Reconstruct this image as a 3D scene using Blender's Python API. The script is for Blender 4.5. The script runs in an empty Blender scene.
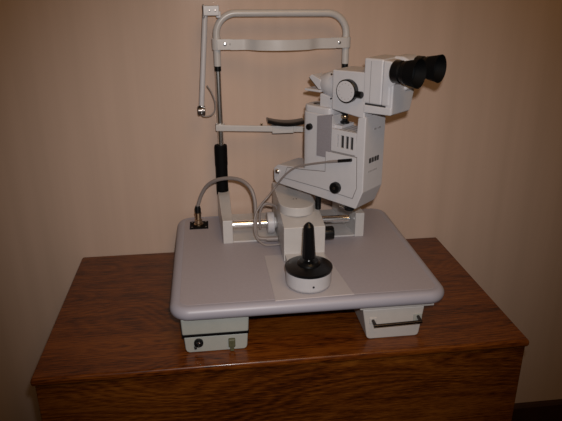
import bpy, bmesh, math
from mathutils import Vector, Matrix
PI = math.pi
C = bpy.context.scene.collection
H = 0.68                                   # height of the chest top above the floor; z below is measured from it


# ------------------------------------------------------------------ materials
def mat(name, col, rough=.5, metal=0., spec=.5, coat=0., noise=0., nscale=30., bump=0.):
    m = bpy.data.materials.new(name); m.use_nodes = True
    nt = m.node_tree; b = nt.nodes['Principled BSDF']
    b.inputs['Base Color'].default_value = (*col, 1)
    b.inputs['Roughness'].default_value = rough
    b.inputs['Metallic'].default_value = metal
    b.inputs['Specular IOR Level'].default_value = spec
    b.inputs['Coat Weight'].default_value = coat
    if noise or bump:
        tc = nt.nodes.new('ShaderNodeTexCoord')
        n = nt.nodes.new('ShaderNodeTexNoise'); n.inputs['Scale'].default_value = nscale
        n.inputs['Detail'].default_value = 4
        nt.links.new(tc.outputs['Object'], n.inputs['Vector'])
        if noise:
            r = nt.nodes.new('ShaderNodeValToRGB')
            r.color_ramp.elements[0].position = .3; r.color_ramp.elements[1].position = .7
            r.color_ramp.elements[0].color = (*[c * (1 - noise) for c in col], 1)
            r.color_ramp.elements[1].color = (*[min(1, c * (1 + noise)) for c in col], 1)
            nt.links.new(n.outputs['Fac'], r.inputs['Fac'])
            nt.links.new(r.outputs['Color'], b.inputs['Base Color'])
        if bump:
            bp = nt.nodes.new('ShaderNodeBump'); bp.inputs['Strength'].default_value = bump
            bp.inputs['Distance'].default_value = .001
            nt.links.new(n.outputs['Fac'], bp.inputs['Height'])
            nt.links.new(bp.outputs['Normal'], b.inputs['Normal'])
    return m


def oak(name, dark, mid, light, rough=.35, seed=0., kf=.75, kb=.40, kp=.75, ks=.05, off=-.45):
    """red-brown oak: fine streaks along x, short dark pores and a soft cathedral figure"""
    m = bpy.data.materials.new(name); m.use_nodes = True
    nt = m.node_tree; L = nt.links.new; b = nt.nodes['Principled BSDF']
    tc = nt.nodes.new('ShaderNodeTexCoord')

    def noise(sc, scale, detail, dist=0., off=0.):
        mp = nt.nodes.new('ShaderNodeMapping'); mp.inputs['Scale'].default_value = sc
        mp.inputs['Location'].default_value = (seed + off, seed * .7 + off, seed * .3)
        L(tc.outputs['Object'], mp.inputs['Vector'])
        n = nt.nodes.new('ShaderNodeTexNoise'); n.inputs['Scale'].default_value = scale
        n.inputs['Detail'].default_value = detail; n.inputs['Distortion'].default_value = dist
        L(mp.outputs['Vector'], n.inputs['Vector']); return n.outputs['Fac']

    def fma(a, k, c):
        n = nt.nodes.new('ShaderNodeMath'); n.operation = 'MULTIPLY_ADD'; n.inputs[1].default_value = k
        L(a, n.inputs[0])
        if isinstance(c, float): n.inputs[2].default_value = c
        else: L(c, n.inputs[2])
        return n.outputs[0]
    broad = noise((1., 7., 7.), 2.0, 2., .4)
    fine = noise((3.2, 95., 95.), 4., 4.)
    pores = noise((13., 210., 210.), 4., 2., 0., 5.)
    fig = noise((.9, 4., 4.), 2.0, 1.5, .6, 2.)
    sn = nt.nodes.new('ShaderNodeMath'); sn.operation = 'SINE'; L(fma(fig, 130., 0.), sn.inputs[0])
    val = fma(sn.outputs[0], ks, fma(fine, kf, fma(broad, kb, fma(pores, kp, off))))
    rp = nt.nodes.new('ShaderNodeValToRGB'); e = rp.color_ramp.elements
    e[0].position = .28; e[0].color = (*dark, 1)
    e[1].position = .72; e[1].color = (*light, 1)
    k = e.new(.47); k.color = (*mid, 1)
    L(val, rp.inputs['Fac']); L(rp.outputs['Color'], b.inputs['Base Color'])
    bp = nt.nodes.new('ShaderNodeBump'); bp.inputs['Strength'].default_value = .15; bp.inputs['Distance'].default_value = .001
    L(fine, bp.inputs['Height']); L(bp.outputs['Normal'], b.inputs['Normal'])
    b.inputs['Roughness'].default_value = rough
    b.inputs['Specular IOR Level'].default_value = .24
    b.inputs['Coat Weight'].default_value = .28; b.inputs['Coat Roughness'].default_value = .14
    return m


def wall_mat(name, col):
    """beige wallpaper with very faint vertical streaks"""
    m = bpy.data.materials.new(name); m.use_nodes = True
    nt = m.node_tree; L = nt.links.new; b = nt.nodes['Principled BSDF']
    tc = nt.nodes.new('ShaderNodeTexCoord')
    mp = nt.nodes.new('ShaderNodeMapping'); mp.inputs['Scale'].default_value = (16, 16, .7)
    L(tc.outputs['Object'], mp.inputs['Vector'])
    n = nt.nodes.new('ShaderNodeTexNoise'); n.inputs['Scale'].default_value = 1.6; n.inputs['Detail'].default_value = 4
    L(mp.outputs['Vector'], n.inputs['Vector'])
    r = nt.nodes.new('ShaderNodeValToRGB'); e = r.color_ramp.elements
    e[0].position = .3; e[1].position = .7
    e[0].color = (*[c * .95 for c in col], 1); e[1].color = (col[0] * 1.04, col[1] * 1.04, col[2] * 1.05, 1)
    L(n.outputs['Fac'], r.inputs['Fac']); L(r.outputs['Color'], b.inputs['Base Color'])
    b.inputs['Roughness'].default_value = .55
    b.inputs['Specular IOR Level'].default_value = .24
    b.inputs['Coat Weight'].default_value = .28; b.inputs['Coat Roughness'].default_value = .14
    return m


M = dict(
    white=mat('white_enamel', (.50, .485, .505), .38, noise=.02, nscale=60),
    cream=mat('cream_enamel', (.48, .46, .455), .30, noise=.02, nscale=60),
    grey=mat('grey_vent', (.235, .215, .235), .6, noise=.06, nscale=320, bump=.25),
    tabletop=mat('lavender_laminate', (.35, .314, .342), .5, noise=.03, nscale=180),
    tableedge=mat('lavender_edge', (.33, .315, .365), .42),
    pad=mat('glide_plate_plastic', (.425, .388, .40), .45),
    boxgrey=mat('grey_green_enamel', (.34, .345, .32), .5, noise=.03, nscale=60),
    drawer=mat('ivory_enamel', (.46, .43, .41), .5, noise=.02, nscale=60),
    black=mat('black_plastic', (.004, .004, .0045), .3, spec=.35),
    rubber=mat('black_rubber', (.0022, .002, .0022), .7, spec=.1),
    chrome=mat('chrome', (.86, .86, .87), .24, 1.),
    brass=mat('brass', (.50, .37, .24), .25, 1.),
    handlesteel=mat('dark_handle_steel', (.06, .05, .048), .3, 1.),
    steel=mat('dark_steel', (.16, .14, .13), .3, 1.),
    hose=mat('grey_hose', (.23, .195, .185), .45),
    glass=mat('lens_glass', (.02, .025, .03), .05, spec=.8),
    mirror=mat('mirror', (.75, .72, .70), .06, 1.),
    ink=mat('dark_ink', (.02, .017, .017), .6),
    inkgrey=mat('grey_ink', (.30, .28, .28), .6),
    seam=mat('panel_seam', (.19, .175, .175), .7),
    green=mat('green_plug', (.085, .085, .045), .5, noise=.25, nscale=150),
    oak_top=oak('oak_top', (.020, .0035, .0006), (.100, .0225, .0018), (.190, .053, .0052), .34, 3.1),
    oak_front=oak('oak_front', (.024, .0048, .0007), (.085, .0205, .0018), (.190, .060, .0066), .36, 7.7, .50, .60, .75, .06, -.43),
    wall=wall_mat('beige_wall', (.505, .372, .298)),
    skirting=mat('dark_wood_skirting', (.03, .010, .005), .4, noise=.2, nscale=20),
    floor=mat('brown_carpet', (.06, .035, .022), .9, noise=.25, nscale=300, bump=.5),
)


# ------------------------------------------------------------------ mesh helpers
def finish(bm, ang=38):
    bmesh.ops.recalc_face_normals(bm, faces=bm.faces)


def obj(name, bm, m, parent=None, ang=38):
    """link a bmesh (coordinates relative to the chest top) as one object with its origin at its own centre"""
    bmesh.ops.recalc_face_normals(bm, faces=bm.faces)
    me = bpy.data.meshes.new(name)
    xs = [v.co for v in bm.verts]
    lo = Vector([min(c[i] for c in xs) for i in range(3)]); hi = Vector([max(c[i] for c in xs) for i in range(3)])
    c = Vector(((lo.x + hi.x) / 2, (lo.y + hi.y) / 2, lo.z))
    for v in bm.verts: v.co -= c
    bm.to_mesh(me); bm.free()
    for p in me.polygons: p.use_smooth = True
    me.set_sharp_from_angle(angle=math.radians(ang))
    me.materials.append(M[m])
    o = bpy.data.objects.new(name, me); C.objects.link(o)
    wn = o.modifiers.new('weighted_normal', 'WEIGHTED_NORMAL'); wn.keep_sharp = True; wn.weight = 80
    w = c + Vector((0, 0, H))
    if parent:
        o.parent = parent
        o.location = w - world_loc(parent)
    else:
        o.location = w
    return o


def world_loc(o):
    l = Vector(o.location)
    while o.parent:
        o = o.parent; l += Vector(o.location)
    return l


def thing(name, label, cat, loc):
    o = bpy.data.objects.new(name, None); C.objects.link(o)
    o.empty_display_size = .05
    o.location = Vector(loc) + Vector((0, 0, H)); o['label'] = label; o['category'] = cat
    return o


def merge(*bms):
    out = bms[0]
    for b in bms[1:]:
        me = bpy.data.meshes.new('tmp'); b.to_mesh(me); b.free()
        out.from_mesh(me); bpy.data.meshes.remove(me)
    return out


def bevel(bm, r, seg=3, sel=None):
    if r <= 0: return bm
    bmesh.ops.recalc_face_normals(bm, faces=bm.faces)
    ed = [e for e in bm.edges if len(e.link_faces) == 2 and e.calc_face_angle(0) > .5 and (sel is None or sel(e))]
    bmesh.ops.bevel(bm, geom=ed, offset=r, segments=seg, profile=.5, affect='EDGES', clamp_overlap=True)
    return bm


def box(x0, x1, y0, y1, z0, z1, r=.002, seg=3):
    bm = bmesh.new()
    bmesh.ops.create_cube(bm, size=1)
    for v in bm.verts:
        v.co = Vector((x0 + (v.co.x + .5) * (x1 - x0), y0 + (v.co.y + .5) * (y1 - y0), z0 + (v.co.z + .5) * (z1 - z0)))
    return bevel(bm, r, seg)


def prism(pts, f, a, b, r=.002, seg=3):
    """extrude the 2-D outline pts from a to b; f(p, q, t) gives the 3-D point"""
    bm = bmesh.new()
    A = [bm.verts.new(f(p, q, a)) for p, q in pts]; B = [bm.verts.new(f(p, q, b)) for p, q in pts]
    n = len(pts)
    bm.faces.new(A); bm.faces.new(B[::-1])
    for i in range(n): bm.faces.new((A[i], B[i], B[(i + 1) % n], A[(i + 1) % n]))
    return bevel(bm, r, seg)


def lathe(prof, o, ax, n=40, closed=True):
    """revolve (radius, distance) pairs about the axis ax through o"""
    bm = bmesh.new(); o = Vector(o); ax = Vector(ax).normalized()
    s = ax.orthogonal().normalized(); t = ax.cross(s)
    rings = []
    for rr, d in prof:
        c = o + ax * d
        if rr < 1e-6: rings.append([bm.verts.new(c)])
        else: rings.append([bm.verts.new(c + (s * math.cos(2 * PI * i / n) + t * math.sin(2 * PI * i / n)) * rr) for i in range(n)])
    for a, b in zip(rings, rings[1:]):
        for i in range(n):
            j = (i + 1) % n
            if len(a) == 1 and len(b) == 1: continue
            if len(a) == 1: bm.faces.new((a[0], b[i], b[j]))
            elif len(b) == 1: bm.faces.new((a[i], a[j], b[0]))
            else: bm.faces.new((a[i], a[j], b[j], b[i]))
    for e in (rings[0], rings[-1]):
        if len(e) > 1: bm.faces.new(e)
    return bm


def cyl(o, ax, r, h, bev=.0015, n=32):
    b = min(bev, r * .5, abs(h) * .4)
    return lathe([(0, 0), (r - b, 0), (r - .3 * b, .3 * b), (r, b), (r, h - b), (r - .3 * b, h - .3 * b), (r - b, h), (0, h)], o, ax, n)


def smooth_path(pts, sub=8):
    P = [Vector(p) for p in pts]; out = []
    for i in range(len(P) - 1):
        p0 = P[max(i - 1, 0)]; p1 = P[i]; p2 = P[i + 1]; p3 = P[min(i + 2, len(P) - 1)]
        for k in range(sub):
            t = k / sub
            out.append(.5 * ((2 * p1) + (p2 - p0) * t + (2 * p0 - 5 * p1 + 4 * p2 - p3) * t * t + (3 * p1 - p0 - 3 * p2 + p3) * t ** 3))
    out.append(P[-1]); return out


def tube(path, r, n=14):
    P = [Vector(p) for p in path]; bm = bmesh.new(); rings = []
    nrm = None
    for i, p in enumerate(P):
        d = (P[min(i + 1, len(P) - 1)] - P[max(i - 1, 0)]).normalized()
        nrm = d.orthogonal().normalized() if nrm is None else (nrm - d * nrm.dot(d)).normalized()
        b = d.cross(nrm)
        rings.append([bm.verts.new(p + (nrm * math.cos(2 * PI * k / n) + b * math.sin(2 * PI * k / n)) * r) for k in range(n)])
    for a, b in zip(rings, rings[1:]):
        for k in range(n): bm.faces.new((a[k], a[(k + 1) % n], b[(k + 1) % n], b[k]))
    bm.faces.new(rings[0]); bm.faces.new(rings[-1])
    return bm


def rrect(x0, x1, y0, y1, r, n=10):
    out = []
    for cx, cy, a0 in ((x1 - r, y1 - r, 0), (x0 + r, y1 - r, 90), (x0 + r, y0 + r, 180), (x1 - r, y0 + r, 270)):
        for k in range(n + 1):
            a = math.radians(a0 + 90 * k / n); out.append((cx + r * math.cos(a), cy + r * math.sin(a)))
    return out


def slab(outline_of, prof):
    """stack of outlines: prof is (inset, z) from bottom to top"""
    bm = bmesh.new(); rings = [[bm.verts.new((x, y, z)) for x, y in outline_of(i)] for i, z in prof]
    for a, b in zip(rings, rings[1:]):
        n = len(a)
        for i in range(n): bm.faces.new((a[i], a[(i + 1) % n], b[(i + 1) % n], b[i]))
    bm.faces.new(rings[0]); bm.faces.new(rings[-1])
    return bm


XY = lambda p, q, t: Vector((p, q, t))          # outline in plan
XZ = lambda p, q, t: Vector((p, t, q))          # outline in elevation seen from the front
YZ = lambda p, q, t: Vector((t, p, q))          # outline in side view

# ------------------------------------------------------------------ the setting
def struct(name, bm, m):
    o = obj(name, bm, m); o['kind'] = 'structure'; return o


WY = .4825                                       # wall plane
struct('wall_back', box(-2.2, 2.9, WY, WY + .12, -H, 1.9, 0), 'wall')
struct('floor', box(-2.2, 2.9, -2.6, WY + .12, -H - .05, -H, 0), 'floor')
bb = prism([(WY - .016, -H), (WY, -H), (WY, -.581), (WY - .010, -.581), (WY - .016, -.590)], YZ, -2.2, 2.9, .0015, 2)
struct('baseboard_back', bb, 'skirting')

# ------------------------------------------------------------------ wooden chest
XO, W, D = -.0055, .911, .4785
chest = thing('wooden_chest', 'red-brown oak chest with a plain front, standing against the beige wall under the white instrument', 'chest', (.45, D / 2, -H))
TT = .017
top = slab(lambda i: rrect(XO + i, XO + W - i, i + .005, D, .003, 4),
           [(.004, -TT), (.0012, -TT + .0025), (0, -TT + .006), (0, -.006), (.0012, -.0025), (.004, 0)])
obj('top', top, 'oak_top', chest, 50)
obj('front_panel', box(-.0010, .9020, .0115, .034, -.615, -TT, .002), 'oak_front', chest)
for x in (.0005, .8805):
    obj('side_panel', box(x, x + .02, .0345, D - .002, -H, -TT, .0015), 'oak_front', chest)
obj('back_panel', box(.03, W - .04, D - .014, D - .004, -.62, -TT, .001), 'oak_front', chest)
obj('plinth', box(.03, W - .04, .05, .068, -H, -.612, .001), 'oak_front', chest)

# ------------------------------------------------------------------ instrument table
TX0, TX1, TY0, TY1, TZ = .2350, .7500, .0340, .474, .0978
tbl = thing('instrument_table', 'pale lavender rounded table board on two boxes, resting on the oak chest', 'instrument table', ((TX0 + TX1) / 2, (TY0 + TY1) / 2, 0))
R0 = .036
prof = [(.012, TZ - .0270)]
for k in range(0, 13):
    a = -PI / 2 + PI * k / 12
    prof.append((.0125 - .0125 * math.cos(a), TZ - .01325 + .01325 * math.sin(a)))
prof += [(.017, TZ - .0002), (.0180, TZ - .0008), (.024, TZ - .0008)]
obj('edge_band', slab(lambda i: rrect(TX0 + i, TX1 - i, TY0 + i, TY1 - i, max(R0 - i, .012), 12), prof), 'tableedge', tbl, 50)
obj('table_top', slab(lambda i: rrect(TX0 + i, TX1 - i, TY0 + i, TY1 - i, R0 - i, 12), [(.0185, TZ - .006), (.0185, TZ - .0005), (.0195, TZ)]), 'tabletop', tbl)
# glide plate under the joystick
gp = slab(lambda i: [(.4245 + i, .0455 + i), (.571 - i, .0505 + i), (.5535 - i, .205 - i), (.5505 - i, .230 - i), (.4225 + i, .230 - i)], [(0, TZ - .0003), (0, TZ + .0005), (.0006, TZ + .0011)])
obj('glide_plate', gp, 'pad', tbl)
# power box at the left
ps = obj('power_box', prism([(.2535, TZ - .0265), (.2548, .0375), (.3748, .0375), (.3765, TZ - .0265)], XZ, .047, .225, .003), 'boxgrey', tbl)
obj('seam', box(.2545, .3755, .0462, .222, .0335, .0385, .001), 'rubber', ps)
lb = [(.2575, .0335), (.2592, .008), (.2612, .0025), (.266, 0), (.366, 0), (.3705, .0025), (.3722, .008), (.3738, .0335)]
pl = obj('lower_box', prism(lb, XZ, .0475, .222, .0022), 'boxgrey', tbl)
sk = obj('round_socket', lathe([(0, .0), (.0085, 0), (.0085, .004), (.0066, .0048), (.0058, .0048), (.0058, .002), (0, .002)], (.2835, .0475, .0215), (0, -1, 0)), 'black', pl)
obj('socket_pin', cyl((.2845, .047, .0235), (0, -1, 0), .0025, .0055), 'chrome', sk)
obj('locking_tab', box(.275, .280, .0437, .048, .0085, .0145, .0012), 'black', pl)
gpk = obj('plug', merge(box(.3375, .350, .040, .048, .010, .0265, .002), box(.340, .3475, .041, .048, .001, .011, .0015)), 'green', pl)
# accessory drawer at the right
rl = obj('drawer_rail', box(.583, .7250, .046, .27, .0655, TZ - .0265, .0008), 'drawer', tbl)
dw = [(.5885, .0645), (.598, .007), (.600, .002), (.605, 0), (.694, 0), (.699, .002), (.7008, .007), (.7075, .0645)]
dr = obj('drawer', prism(dw, XZ, .0475, .265, .0025), 'drawer', tbl)
hp = [(.6085, .0480, .0415), (.6085, .0425, .0415), (.6092, .030, .0412), (.6125, .0283, .0414), (.690, .0283, .0434), (.6945, .0300, .0436), (.6955, .0425, .0440), (.6955, .0480, .0440)]
hd = obj('handle', tube(smooth_path(hp, 6), .0031, 12), 'handlesteel', dr)
obj('handle_mount', box(.687, .7035, .0455, .0480, .0345, .0495, .001), 'boxgrey', dr)
obj('handle_mount', box(.602, .6155, .0455, .0480, .035, .0475, .001), 'drawer', dr)
# cord socket in the table top at the back left corner
ks = obj('cord_socket_plate', box(.2655, .3085, .390, .433, TZ - .0004, TZ + .0022, .001), 'rubber', tbl)
obj('cord_socket', lathe([(0, 0), (.011, 0), (.011, .004), (.0085, .006), (0, .006)], (.2862, .4095, TZ + .002), (0, 0, 1)), 'brass', ks)
for dx, dy in ((-.016, .015), (.016, .015), (-.016, -.015), (.016, -.015)):
    obj('screw', cyl((.287 + dx, .4115 + dy, TZ + .002), (0, 0, 1), .0022, .001, .0004, 12), 'steel', ks)

# ------------------------------------------------------------------ head rest frame
YF = .44
XL, XR = .3470, .6300
hr = thing('head_rest', 'white tubular head rest frame with forehead band standing on the back of the table board', 'head rest', (.4885, .38, TZ))
for x0, x1, xb0, xb1, hb in ((.3404, .3620, .3335, .3615, .0546), (.6338, .6540, .6160, .6480, .057)):
    pts = [(.3005, TZ), (.465, TZ), (.465, .172), (.420, .172), (.400, .168), (.340, TZ + hb), (.3005, TZ + hb)]
    b = prism(pts, YZ, 0, 1, 0)
    for v in b.verts:                            # widens a little towards the post
        t = (v.co.y - .3005) / .1645
        a0 = x0 + (xb0 - x0) * t; a1 = x1 + (xb1 - x1) * t
        v.co.x = a0 + v.co.x * (a1 - a0)
    bevel(b, .0015, 2)
    obj('bracket', b, 'cream', hr)
obj('base_plate', box(.3620, .6338, .3035, .462, TZ, TZ + .004, .0008), 'cream', hr)
for x in (XL, XR):
    g = lathe([(0, .165), (.0135, .165), (.0138, .168), (.0138, .232), (.0145, .236), (.0147, .279), (.0138, .283), (.0075, .284), (0, .284)], (x - .0010, YF, 0), (0, 0, 1))
    obj('grip', g, 'rubber', hr)
    obj('post', cyl((x, YF, .283), (0, 0, 1), .0067, .175, .0004), 'chrome', hr)
    obj('collar_ring', cyl((x, YF, .449), (0, 0, 1), .0073, .0125, .0008), 'black', hr)
rb = .043; zt = .5690
path = [(XL, YF, .460), (XL, YF, zt - rb)]
for k in range(1, 13):
    a = PI - PI / 2 * k / 12; path.append((XL + rb + rb * math.cos(a), YF, zt - rb + rb * math.sin(a)))
path += [((XL + XR) / 2, YF, zt - .0006)]
for k in range(0, 13):
    a = PI / 2 - PI / 2 * k / 12; path.append((XR - rb + rb * math.cos(a), YF, zt - .0015 - rb + rb * math.sin(a)))
path += [(XR, YF, .460)]
obj('top_tube', tube(path, .0078, 18), 'cream', hr)
# forehead band: two plates on the tubes and a bowed strap between them
for s, x, hx in ((1, XL, .3641), (-1, XR, .6125)):
    cl = merge(cyl((x, YF, .4945), (0, 0, 1), .0105, .0235, .001),
               box(min(x, x + s * .034), max(x, x + s * .034), .4265, .4325, .495, .5175, .001))
    bp = obj('band_clamp', cl, 'cream', hr)
    obj('screw', lathe([(0, 0), (.0042, 0), (.0042, .001), (.003, .0028), (0, .0034)], (hx, .4267, .507), (0, -1, 0), 20), 'chrome', bp)
    if s > 0: obj('screw_hole', cyl((.3765, .4268, .507), (0, -1, 0), .0027, .0006, .0002, 16), 'seam', bp)
z0, z1 = .4948, .5166
def strap(off):
    xs = []
    for k in range(0, 41):
        x = .3755 + (.6045 - .3755) * k / 40
        t = min(1, max(0, (x - .405) / .030)); u = min(1, max(0, (.572 - x) / .030))
        sm = lambda q: q * q * (3 - 2 * q)
        bow = sm(t) * sm(u) * (.007 + .020 * math.sin(PI * min(1, max(0, (x - .405) / .167))) )
        xs.append((x, .4255 - bow + off))
    return xs
o1 = strap(0); o2 = strap(.0028)
b = bmesh.new(); V = [[b.verts.new((x, y, z)) for z in (z0, z1)] for x, y in o1]; U = [[b.verts.new((x, y, z)) for z in (z0, z1)] for x, y in o2]
for i in range(40):
    b.faces.new((V[i][0], V[i + 1][0], V[i + 1][1], V[i][1])); b.faces.new((U[i][0], U[i][1], U[i + 1][1], U[i + 1][0]))
    b.faces.new((V[i][1], V[i + 1][1], U[i + 1][1], U[i][1])); b.faces.new((V[i][0], U[i][0], U[i + 1][0], V[i + 1][0]))
for i in (0, 40): b.faces.new((V[i][0], V[i][1], U[i][1], U[i][0]))
obj('forehead_band', b, 'cream', hr, 50)
# chin bar and chin cup
cb = prism([(.3365, .3185), (.6400, .3045), (.6400, .3175), (.3365, .3325)], XZ, .4275, .4335, .0015)
cb = merge(cb, cyl((XL, YF, .3175), (0, 0, 1), .0105, .016, .001), cyl((XR, YF, .3045), (0, 0, 1), .0105, .014, .001))
obj('chin_bar', cb, 'cream', hr)
N = 20; b = bmesh.new(); rows = []
for i in range(N + 1):
    t = i / N; x = .4535 + .083 * t
    zc = .3325 + .0055 * (2 * t - 1) ** 2 - .0040 * t
    row = []
    for y, dz in ((.424, -.0045), (.4225, .0), (.426, .0035), (.452, .0035), (.4555, 0), (.454, -.0045)):
        bow = -.005 * (1 - (2 * t - 1) ** 2) if y < .43 else 0
        row.append(b.verts.new((x, y + bow, zc + dz)))
    rows.append(row)
for a, c in zip(rows, rows[1:]):
    for k in range(6): b.faces.new((a[k], a[(k + 1) % 6], c[(k + 1) % 6], c[k]))
b.faces.new(rows[0]); b.faces.new(rows[-1])
cc = obj('chin_cup', b, 'black', hr, 60)
obj('cup_support', box(.4640, .5130, .4265, .4480, .3085, .326, .0015), 'cream', hr)
obj('paper_pin', cyl((.4400, .4305, .327), (0, 0, 1), .0022, .006, .0005, 12), 'brass', hr)
# fixation lamp hanging from the top left of the frame
YA = .428
fa = obj('fixation_arm', merge(tube([(.3253, YA, .572), (.3075, YA, .3730)], .0058, 16)), 'white', hr)
obj('arm_clamp', merge(box(.3215, .3545, YA - .009, YA + .006, .5655, .5855, .0015), box(.3480, .3580, YA + .001, YA + .014, .5600, .5740, .0015)), 'white', fa)
for x in (.3345, .3465):
    obj('screw', cyl((x, YA - .0088, .5755), (0, -1, 0), .0022, .0008, .0003, 12), 'steel', fa)
obj('arm_cap', box(.3200, .3240, YA - .007, YA + .005, .5600, .5875, .0015), 'steel', fa)
bh = obj('lamp_head', merge(cyl((.2985, YA + .001, .3660), (1, 0, 0), .0105, .017, .002, 24), cyl((.3070, YA, .3580), (0, 0, 1), .006, .020, .001, 20)), 'steel', fa)
for dx, dz in ((.004, .0105), (.0065, .003), (.003, -.004), (.009, .008)):
    obj('lamp_screw', cyl((.3040 + dx, YA - .0090, .366 + dz), (0, -1, 0), .0017, .0018, .0005, 10), 'chrome', bh)
obj('lamp_cord', tube(smooth_path([(.3215, YA + .004, .4200), (.3300, YA + .004, .4060), (.3372, YA + .003, .3850), (.3365, YA + .002, .3660), (.3270, YA + .001, .3545), (.3120, YA, .3530), (.3060, YA, .3585)], 8), .0016, 8), 'hose', fa)

# ------------------------------------------------------------------ slit lamp
sl = thing('slit_lamp', 'white slit lamp microscope with black eyepieces and joystick, riding on the table board', 'slit lamp', (.502, .27, TZ))
BX0, BX1 = .4597, .5440
# cross-slide base
pts = [(.196, TZ + .003), (.196, .172), (.250, .1815), (.405, .1835), (.405, TZ + .006), (.30, TZ + .006)]
pts = [(.194, TZ + .003), (.194, .1745), (.250, .1830), (.400, .1840), (.400, TZ + .0055), (.300, TZ + .0055), (.299, TZ + .003)]
bs = obj('slide_base', prism(pts, YZ, BX0, BX1, .0022), 'cream', sl)
nk = [(.462, .205), (.462, .140), (.466, .112), (.486, .100), (.506, .100), (.526, .112), (.541, .140), (.5435, .205)]
obj('base_neck', prism(nk, XY, TZ + .0026, .117, .0015), 'cream', bs)
# rounded cap plate the arms swing on
cpts = []
for k in range(0, 25):
    a = PI + PI * k / 24; cpts.append((.4965 + .0372 * math.cos(a), .2680 + .0372 * math.sin(a)))
cpts += [(.5337, .402), (.4593, .402)]
cp = obj('cap_plate', prism(cpts, XY, .182, .2010, .0015), 'cream', sl, 30)
for dx in (-.003, .003):
    obj('cap_mark', cyl((.4955 + dx, .286, .2008), (0, 0, 1), .0018, .0006, .0002, 12), 'ink', cp)
# running wheel on the rail and the knob on the right flank
obj('axle', cyl((.3626, .335, .1285), (1, 0, 0), .0088, .2650, .0005), 'chrome', sl)
wh = obj('axle_wheel', merge(lathe([(.0090, 0), (.0230, 0), (.0243, .0015), (.0243, .0140), (.0230, .0155), (.0090, .0155)], (.4400, .335, .1285), (1, 0, 0), 36)), 'white', sl)
obj('wheel_hub', cyl((.4550, .335, .1285), (1, 0, 0), .0125, .008), 'cream', wh)
kb = obj('lock_knob', lathe([(0, 0), (.006, 0), (.006, .0065), (.0135, .0075), (.0145, .009), (.0145, .031), (.0132, .0330), (0, .0330)], (.5435, .265, .1275), (1, 0, 0), 28), 'black', sl)
# joystick
JX, JY = .494, .0985
pk = obj('joystick_base', lathe([(0, TZ + .0035), (.0395, TZ + .0035), (.0418, TZ + .006), (.0428, TZ + .010), (.0434, TZ + .036), (0, TZ + .036)], (JX, JY, 0), (0, 0, 1), 56), 'white', sl, 30)
obj('base_hole', cyl((JX + .002, JY - .0425, TZ + .0175), (0, -1, 0), .0021, .0012, .0003, 14), 'ink', pk)
dz = TZ + .036
obj('joystick_dish', lathe([(0, dz - .001), (.0440, dz - .001), (.0450, dz + .002), (.0446, dz + .0045), (.034, dz + .0085), (.0225, dz + .0095), (.0215, dz + .0125), (.018, dz + .0155), (.0085, dz + .0165), (0, dz + .0165)], (JX, JY, 0), (0, 0, 1), 56), 'black', pk, 30)
ax = Vector((-.022, -.02, 1)).normalized(); jo = Vector((JX, JY, dz + .0155))
obj('joystick_stem', cyl(jo, ax, .0058, .020, .0005), 'chrome', pk)
obj('joystick_handle', lathe([(0, .006), (.0122, .006), (.0128, .008), (.0126, .016), (.0118, .030), (.0100, .065), (.0094, .070), (.0064, .0740), (.0034, .0768), (0, .0775)], jo, ax, 12), 'black', pk, 25)

# swung arm frame: u towards the eyepieces, v across, z up; turned 42 degrees from straight on
TH = math.radians(42)
EU = Vector((math.sin(TH), -math.cos(TH), 0)); EV = Vector((math.cos(TH), math.sin(TH), 0)); EZ = Vector((0, 0, 1))
PV = Vector((.500, .325, 0))
def A(u, v, z): return PV + EU * u + EV * v + EZ * z
UZ = lambda p, q, t: A(p, t, q)
VZ = lambda p, q, t: A(t, p, q)
UV = lambda p, q, t: A(p, q, t)
def abox(u0, u1, v0, v1, z0, z1, r=.0015, seg=3): return prism([(u0, z0), (u1, z0), (u1, z1), (u0, z1)], UZ, v0, v1, r, seg)

# pivot column between cap and arms, then the big L-shaped microscope arm
obj('pivot_column', cyl((.502, .374, .195), EZ, .0135, .045), 'cream', sl)
ap = [(-.0330, .2330), (-.0270, .2262), (.1792, .2172), (.1940, .2544), (.1930, .4015), (.1760, .3975), (.1715, .3240), (.1020, .3240), (.1020, .2810), (.0470, .2735), (-.0215, .2680), (-.0330, .2590)]
arm = obj('microscope_arm', prism(ap, UZ, -.030, .040, .0018, 2), 'white', sl, 13)
ip = [(-.0060, .2418), (.0920, .2408), (.1722, .2368), (.1805, .2600), (.1780, .3226), (.1036, .3226), (.1036, .2798), (.0470, .2720), (.0050, .2685)]
cx = sum(p for p, q in ip) / len(ip); cz = sum(q for p, q in ip) / len(ip)
obj('panel_seam', prism(ip, UZ, -.0304, -.028, 0), 'seam', arm)
def inset(pts, d):
    out = []; n = len(pts)
    for i in range(n):
        p0 = Vector(pts[i - 1]); p1 = Vector(pts[i]); p2 = Vector(pts[(i + 1) % n])
        a = (p1 - p0).normalized(); b_ = (p2 - p1).normalized()
        na = Vector((-a.y, a.x)); nb = Vector((-b_.y, b_.x)); m = (na + nb).normalized()
        out.append(tuple(p1 + m * (d / max(.3, m.dot(na)))))
    return out
obj('side_cover', prism(inset(ip, .0014), UZ, -.0315, -.029, .0008, 2), 'white', arm)
kn = obj('arm_knob', lathe([(0, 0), (.007, 0), (.007, .002), (.0105, .003), (.0115, .005), (.0115, .0115), (.0104, .0135), (.0035, .0135), (.003, .0128), (0, .0128)], A(.1365, -.0312, .2545), -EV, 24), 'black', arm)
obj('knob_cap', lathe([(0, 0), (.0032, 0), (.0025, .0012), (0, .0015)], A(.1365, -.0440, .2545), -EV, 16), 'steel', kn)
obj('arm_screw', lathe([(0, 0), (.0062, 0), (.0062, .0025), (.0042, .0050), (0, .0060)], A(-.0215, -.0298, .2530), -EV, 20), 'chrome', arm)
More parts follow.
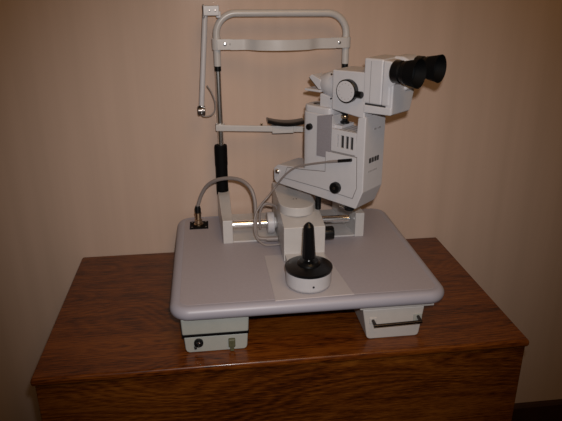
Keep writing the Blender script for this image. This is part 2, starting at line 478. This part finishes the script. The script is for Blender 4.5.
# writing on the outer face of the column
UE = .1938
b = []
for v0, w_ in ((-.0125, .0064), (-.0036, .0044), (.0030, .0024), (.0077, .0054), (.0154, .0060)):
    b.append(prism([(v0, .3095), (v0 + w_, .3095), (v0 + w_, .3190), (v0, .3190)], VZ, UE - .002, UE + .0005, 0))
obj('lettering', merge(*b), 'ink', arm)
b = []
for i in range(6):
    v0 = -.0135 + .0052 * i; b.append(prism([(v0, .2910), (v0 + .0036, .2910), (v0 + .0036, .2942), (v0, .2942)], VZ, UE - .002, UE + .0004, 0))
obj('fine_print', merge(*b), 'inkgrey', arm)
b = [prism([(v0, .3725), (v0 + w_, .3725), (v0 + w_, .3757), (v0, .3757)], VZ, UE - .002, UE + .0004, 0) for v0, w_ in ((-.0010, .0080), (.0110, .0030), (.0160, .0060))]
obj('fine_print', merge(*b), 'inkgrey', arm)

# slotted filter housing in the crook of the arm
fl = []
u0, u1, zb, zt_ = .1165, .1735, .3245, .3680
fl.append(abox(u0, u1, -.024, .022, zb, zt_, .001))                     # core
fl.append(abox(u0, u1, -.030, -.0235, zb, .3340, .0006)); fl.append(abox(u0, u1, -.030, -.0235, .3585, zt_, .0006))
edges = [u0, .1310, .1332, .1385, .1462, .1498, .1570, .1604, .1676, u1]
for i in range(0, 10, 2): fl.append(abox(edges[i], edges[i + 1], -.030, -.0235, .3335, .3590, .0004))
fh = obj('filter_housing', merge(*fl), 'white', sl)
for i in range(1, 9, 2):
    obj('filter_slot', abox(edges[i], edges[i + 1], -.0262, -.0236, .3340, .3585, 0), 'seam' if i == 1 else 'ink', fh)
for u in (.1345, .1428, .1530, .1632):
    obj('filter_tab', abox(u - .0005, u + .0005, -.028, .018, zt_ - .0002, zt_ + .0006, 0), 'seam', fh)
obj('lamp_seat', abox(.1085, .1330, -.0200, .0220, .3675, .3740, .001), 'white', fh)
obj('housing_seam', abox(u0, u1, -.0305, -.020, .3232, .3245, 0), 'seam', fh)
# microscope body with its magnification dial
mb = [(.1150, .4055), (.1890, .3970), (.1915, .4815), (.1150, .4800)]
mic = obj('microscope_body', prism(mb, UZ, -.030, .034, .0025), 'white', sl)
dl = obj('dial', lathe([(0, 0), (.0180, 0), (.0180, .003), (.0208, .004), (.0213, .006), (.0213, .0140), (.0203, .0152), (.0190, .0152), (0, .0152)], A(.1560, -.0298, .4462), -EV, 44), 'black', mic)
obj('dial_face', cyl(A(.1560, -.0440, .4462), -EV, .0190, .0018, .0004, 44), 'white', dl)
b = []
for k in range(12):
    a = 2 * PI * k / 12; b.append(cyl(A(.1560 + .0142 * math.cos(a), -.0456, .4462 + .0142 * math.sin(a)), -EV, .0009, .0005, .0002, 10))
obj('dial_marks', merge(*b), 'inkgrey', dl)
obj('dial_lever', cyl(A(.1745, -.0370, .4420), EU, .0062, .0125), 'black', dl)
ns = obj('objective_nose', lathe([(0, 0), (.016, 0), (.018, .002), (.0215, .012), (.0245, .020), (.0256, .028), (.0256, .048), (0, .048)], A(.0700, .002, .4470), EU, 40), 'white', mic)
obj('objective_lens', lathe([(0, 0), (.013, 0), (.010, .002), (0, .003)], A(.0702, .002, .4470), -EU, 24), 'glass', ns)
for u, z in ((.1080, .4690), (.1085, .4250)):
    obj('set_screw', cyl(A(u, -.0080, z) - EV * .014, (-EV + EZ * (.6 if z > .45 else -.6)), .0016, .0030, .0004, 10), 'ink', ns)
# lamp socket hanging under the microscope body
ls = obj('lamp_socket', lathe([(0, 0), (.009, 0), (.009, .004), (.0055, .006), (.0055, .018), (.0085, .020), (.0085, .0315), (0, .0315)], A(.1235, .004, .3735), EZ, 24), 'black', mic)
obj('brass_ring', cyl(A(.1235, .004, .3840), EZ, .0082, .0060, .0015, 24), 'brass', ls)
# binocular head
hd_ = obj('binocular_head', prism([(.1835, .4262), (.2235, .4262), (.2235, .5070), (.1835, .5070)], UZ, -.0305, .0360, .004, 4), 'white', sl)
obj('head_groove', abox(.1985, .1992, -.0308, -.020, .4290, .5020, 0), 'seam', hd_)
obj('prism_housing', prism([(.2225, .4262), (.2400, .4262), (.2400, .4600), (.2500, .4690), (.2500, .4980), (.2390, .5050), (.2225, .5060)], UZ, -.0315, .0060, .0040, 4), 'white', hd_)
obj('prism_housing', prism([(.2180, .4500), (.2500, .4500), (.2500, .5040), (.2380, .5090), (.2180, .5090)], UZ, .0090, .0560, .0050, 4), 'white', hd_)
ep = [(-.0305, .4112), (.0340, .4100), (.0375, .4115), (.0480, .4460), (.0470, .4560), (.0400, .4720), (-.0305, .4720)]
obj('front_plate', prism([(max(a_, -.0298), b_) for a_, b_ in ep], VZ, .2300, .2450, .0030, 4), 'white', hd_)
obj('head_foot', prism([(.1870, .4090), (.2440, .4110), (.2440, .4242), (.1870, .4242)], UZ, -.0310, .0340, .0020), 'white', hd_)
obj('foot_seam', abox(.1880, .2395, -.0296, .0300, .4235, .4268, 0), 'ink', hd_)
obj('front_screw', cyl(A(.2440, .0310, .4190), EU, .0016, .0008, .0002, 10), 'seam', hd_)
for vv in (-.0335, .0415):
    e = obj('eyepiece', lathe([(0, .008), (.0180, .008), (.0194, .0100), (.0192, .0215), (.0170, .0235), (.0170, .0265), (.0196, .0285), (.0200, .0330), (.0200, .0345), (0, .0345)], A(.2400, vv, .4895), EU, 40), 'black', hd_)
    obj('eyecup', lathe([(0, .033), (.0200, .033), (.0208, .0360), (.0222, .0440), (.0243, .0530), (.0247, .0545), (.0238, .0550), (.0215, .0480), (.0180, .0400), (.0165, .0380), (0, .0380)], A(.2400, vv, .4895), EU, 44), 'rubber', e)
    obj('eye_lens', lathe([(0, .0385), (.0125, .0385), (.0125, .0395), (.008, .0410), (0, .0416)], A(.2400, vv, .4895), EU, 32), 'glass', e)
# illumination tower with vent panel, cap and mirror prism
tw = [(.0380, -.0060), (.0410, -.0200), (.0500, -.0285), (.0600, -.0300), (.1120, -.0300), (.1160, -.0280), (.1160, .0240), (.1120, .0280), (.0640, .0280), (.0470, .0230), (.0400, .0120)]
it = obj('illumination_tower', prism(tw, UV, .2700, .3925, .0020), 'white', sl, 30)
obj('vent_panel', prism([(.0820, .3080), (.1155, .3085), (.1155, .3950), (.0900, .3900), (.0820, .3880)], UZ, -.0312, -.0250, .0006), 'grey', it)
b = []
obj('tower_knob', lathe([(0, 0), (.0055, 0), (.0065, .001), (.0065, .0065), (.0055, .0080), (0, .0080)], A(.0650, -.0298, .3645), -EV, 22), 'black', it)
tc = [(.0400, -.0060), (.0430, -.0200), (.0520, -.0270), (.0950, -.0290), (.1080, -.0270), (.1120, -.0200), (.1120, .0190), (.1060, .0240), (.0640, .0240), (.0490, .0200), (.0425, .0110)]
obj('tower_cap', prism(tc, UV, .3905, .4060, .0045, 4), 'white', it, 30)
nkk = obj('tower_neck', prism([(.0790, .4030), (.1120, .4030), (.1120, .4250), (.0860, .4300), (.0790, .4300)], UZ, -.0200, .0150, .0020), 'white', it)
obj('aperture', cyl(A(.0630, -.0050, .4050), EZ, .0085, .0022, .0005, 20), 'black', it)
mp_ = obj('mirror_holder', prism([(.0500, .4580), (.0560, .4640), (.0780, .4560), (.0790, .4370), (.0740, .4370)], UZ, -.0180, .0130, .0012), 'white', it)
obj('mirror', prism([(.0490, .4570), (.0503, .4578), (.0743, .4368), (.0730, .4362)], UZ, -.0170, .0120, 0), 'mirror', mp_)
obj('mirror_shelf', abox(.0420, .0800, -.0210, .0150, .4318, .4362, .001), 'white', it)
# fittings below the arm
obj('clamp_screw', cyl((.5425, .2680, .1830), (0, 0, 1), .0062, .032, .001, 20), 'black', sl)
ul = obj('lower_lamp', lathe([(0, 0), (.009, 0), (.0105, .002), (.0105, .022), (0, .022)], A(.1440, .002, .1975), EZ, 24), 'black', sl)
obj('lamp_glass', cyl(A(.1220, .002, .2015), EU, .0060, .0130, .002, 18), 'chrome', ul)
# thin lamp cord with its black plug, running down to the base
pth = [A(.1500, -.0370, .3125), A(.1300, -.0372, .3068), A(.1180, -.0370, .3035), A(.0850, -.0362, .2935), A(.0521, -.0350, .2825), A(.0330, -.0360, .2740), A(.0160, -.0370, .2620), A(-.0020, -.0380, .2440), A(-.0250, -.0360, .2170)]
base = [(.4395, .2950, .2065), (.4235, .2930, .1890), (.4120, .2880, .1720), (.4070, .2800, .1500), (.4085, .2750, .1290), (.4150, .2720, .1150), (.4290, .2700, .1050), (.4450, .2690, .1040), (.4600, .2690, .1050)]
obj('lamp_cord', tube(smooth_path(pth[2:] + base, 6), .0021, 10), 'hose', sl)
obj('cord_plug', tube([A(.1690, -.0355, .3166), A(.1665, -.0357, .3160), A(.1440, -.0364, .3103), A(.1400, -.0366, .3092)], .0032, 14), 'black', sl)
obj('cord_sleeve', tube([A(.1410, -.0366, .3095), A(.1150, -.0370, .3026)], .0027, 12), 'hose', sl)
obj('short_cord', tube(smooth_path([(.4225, .3060, .1280), (.4210, .3060, .1500), (.4235, .3050, .1720), (.4320, .3050, .1850), (.4430, .3080, .1840), (.4560, .3150, .1760), (.4605, .3180, .1680)], 6), .0028, 10), 'hose', sl)

# ------------------------------------------------------------------ grey power cord arching from the table socket to the slit lamp
pc = thing('power_cord', 'thick grey cord arching from a metal plug at the back left of the table', 'cord', (.2862, .4095, TZ + .008))
ch = [(.2862, .4095, .146), (.2888, .4085, .1540), (.297, .403, .1780), (.3105, .393, .2020), (.3312, .375, .2205), (.3595, .355, .2306), (.3847, .337, .2308), (.4028, .322, .2186), (.4112, .312, .1954), (.4122, .304, .166), (.411, .297, .1384), (.4114, .292, .1216), (.4175, .289, .1131), (.4305, .288, .1112), (.4360, .2875, .1108)]
obj('cord', tube(smooth_path(ch, 6), .0041, 14), 'hose', pc)
obj('sleeve', lathe([(0, 0), (.0052, 0), (.0056, .002), (.0060, .020), (.0060, .0250), (0, .0250)], (.4335, .2870, .1103), (1, 0, .0), 18), 'hose', pc)
obj('plug', lathe([(0, 0), (.0088, 0), (.0088, .008), (.0072, .009), (.0072, .022), (.0080, .0225), (.0080, .026), (0, .026)], (.2862, .4095, TZ + .008), (0, 0, 1), 24), 'brass', pc)
obj('plug_boot', lathe([(0, 0), (.0072, 0), (.0072, .010), (.0052, .0165), (0, .0165)], (.2862, .4095, TZ + .034), (0, 0, 1), 20), 'black', pc)

# ------------------------------------------------------------------ camera
CP = Vector((.32178, -.86113, .6394 + H))
r = Vector((.99208201, -.12555331, -.00310747)); u = Vector((.04956671, .36868635, .92823139)); w = Vector((.11539685, .92103569, -.37199036))
cam = bpy.data.cameras.new('camera'); co = bpy.data.objects.new('camera', cam); C.objects.link(co)
cam.sensor_width = 36; cam.lens = 582.361 * 36 / 562; cam.clip_start = .01
mw = Matrix(((r.x, u.x, -w.x, CP.x), (r.y, u.y, -w.y, CP.y), (r.z, u.z, -w.z, CP.z), (0, 0, 0, 1)))
co.matrix_world = mw
bpy.context.scene.camera = co

# ------------------------------------------------------------------ light: the camera's own flash, a warm ceiling lamp, dim room
fl_ = bpy.data.lights.new('flash', 'SPOT'); fo = bpy.data.objects.new('flash', fl_); C.objects.link(fo)
fl_.energy = 33.5; fl_.color = (1., .97, .95); fl_.spot_size = math.radians(66); fl_.spot_blend = 1.; fl_.shadow_soft_size = .012
fo.location = CP + u * .055 + r * .022
tgt = CP + w * 1.2 + u * .035
fo.rotation_euler = (tgt - fo.location).to_track_quat('-Z', 'Y').to_euler()
al = bpy.data.lights.new('ceiling_lamp', 'AREA'); ao = bpy.data.objects.new('ceiling_lamp', al); C.objects.link(ao)
al.shape = 'DISK'; al.size = .9; al.energy = 7.6; al.color = (1., .60, .26)
ao.location = (.75, -.9, 2.45); ao.rotation_euler = (Vector((.5, .45, 1.1)) - ao.location).to_track_quat('-Z', 'Y').to_euler()
wd = bpy.data.worlds.new('room'); bpy.context.scene.world = wd; wd.use_nodes = True
wd.node_tree.nodes['Background'].inputs['Color'].default_value = (1., .60, .28, 1); wd.node_tree.nodes['Background'].inputs['Strength'].default_value = .03

vs = bpy.context.scene.view_settings
vs.view_transform = 'Standard'; vs.look = 'None'; vs.exposure = 0; vs.gamma = 1; vs.use_curve_mapping = False
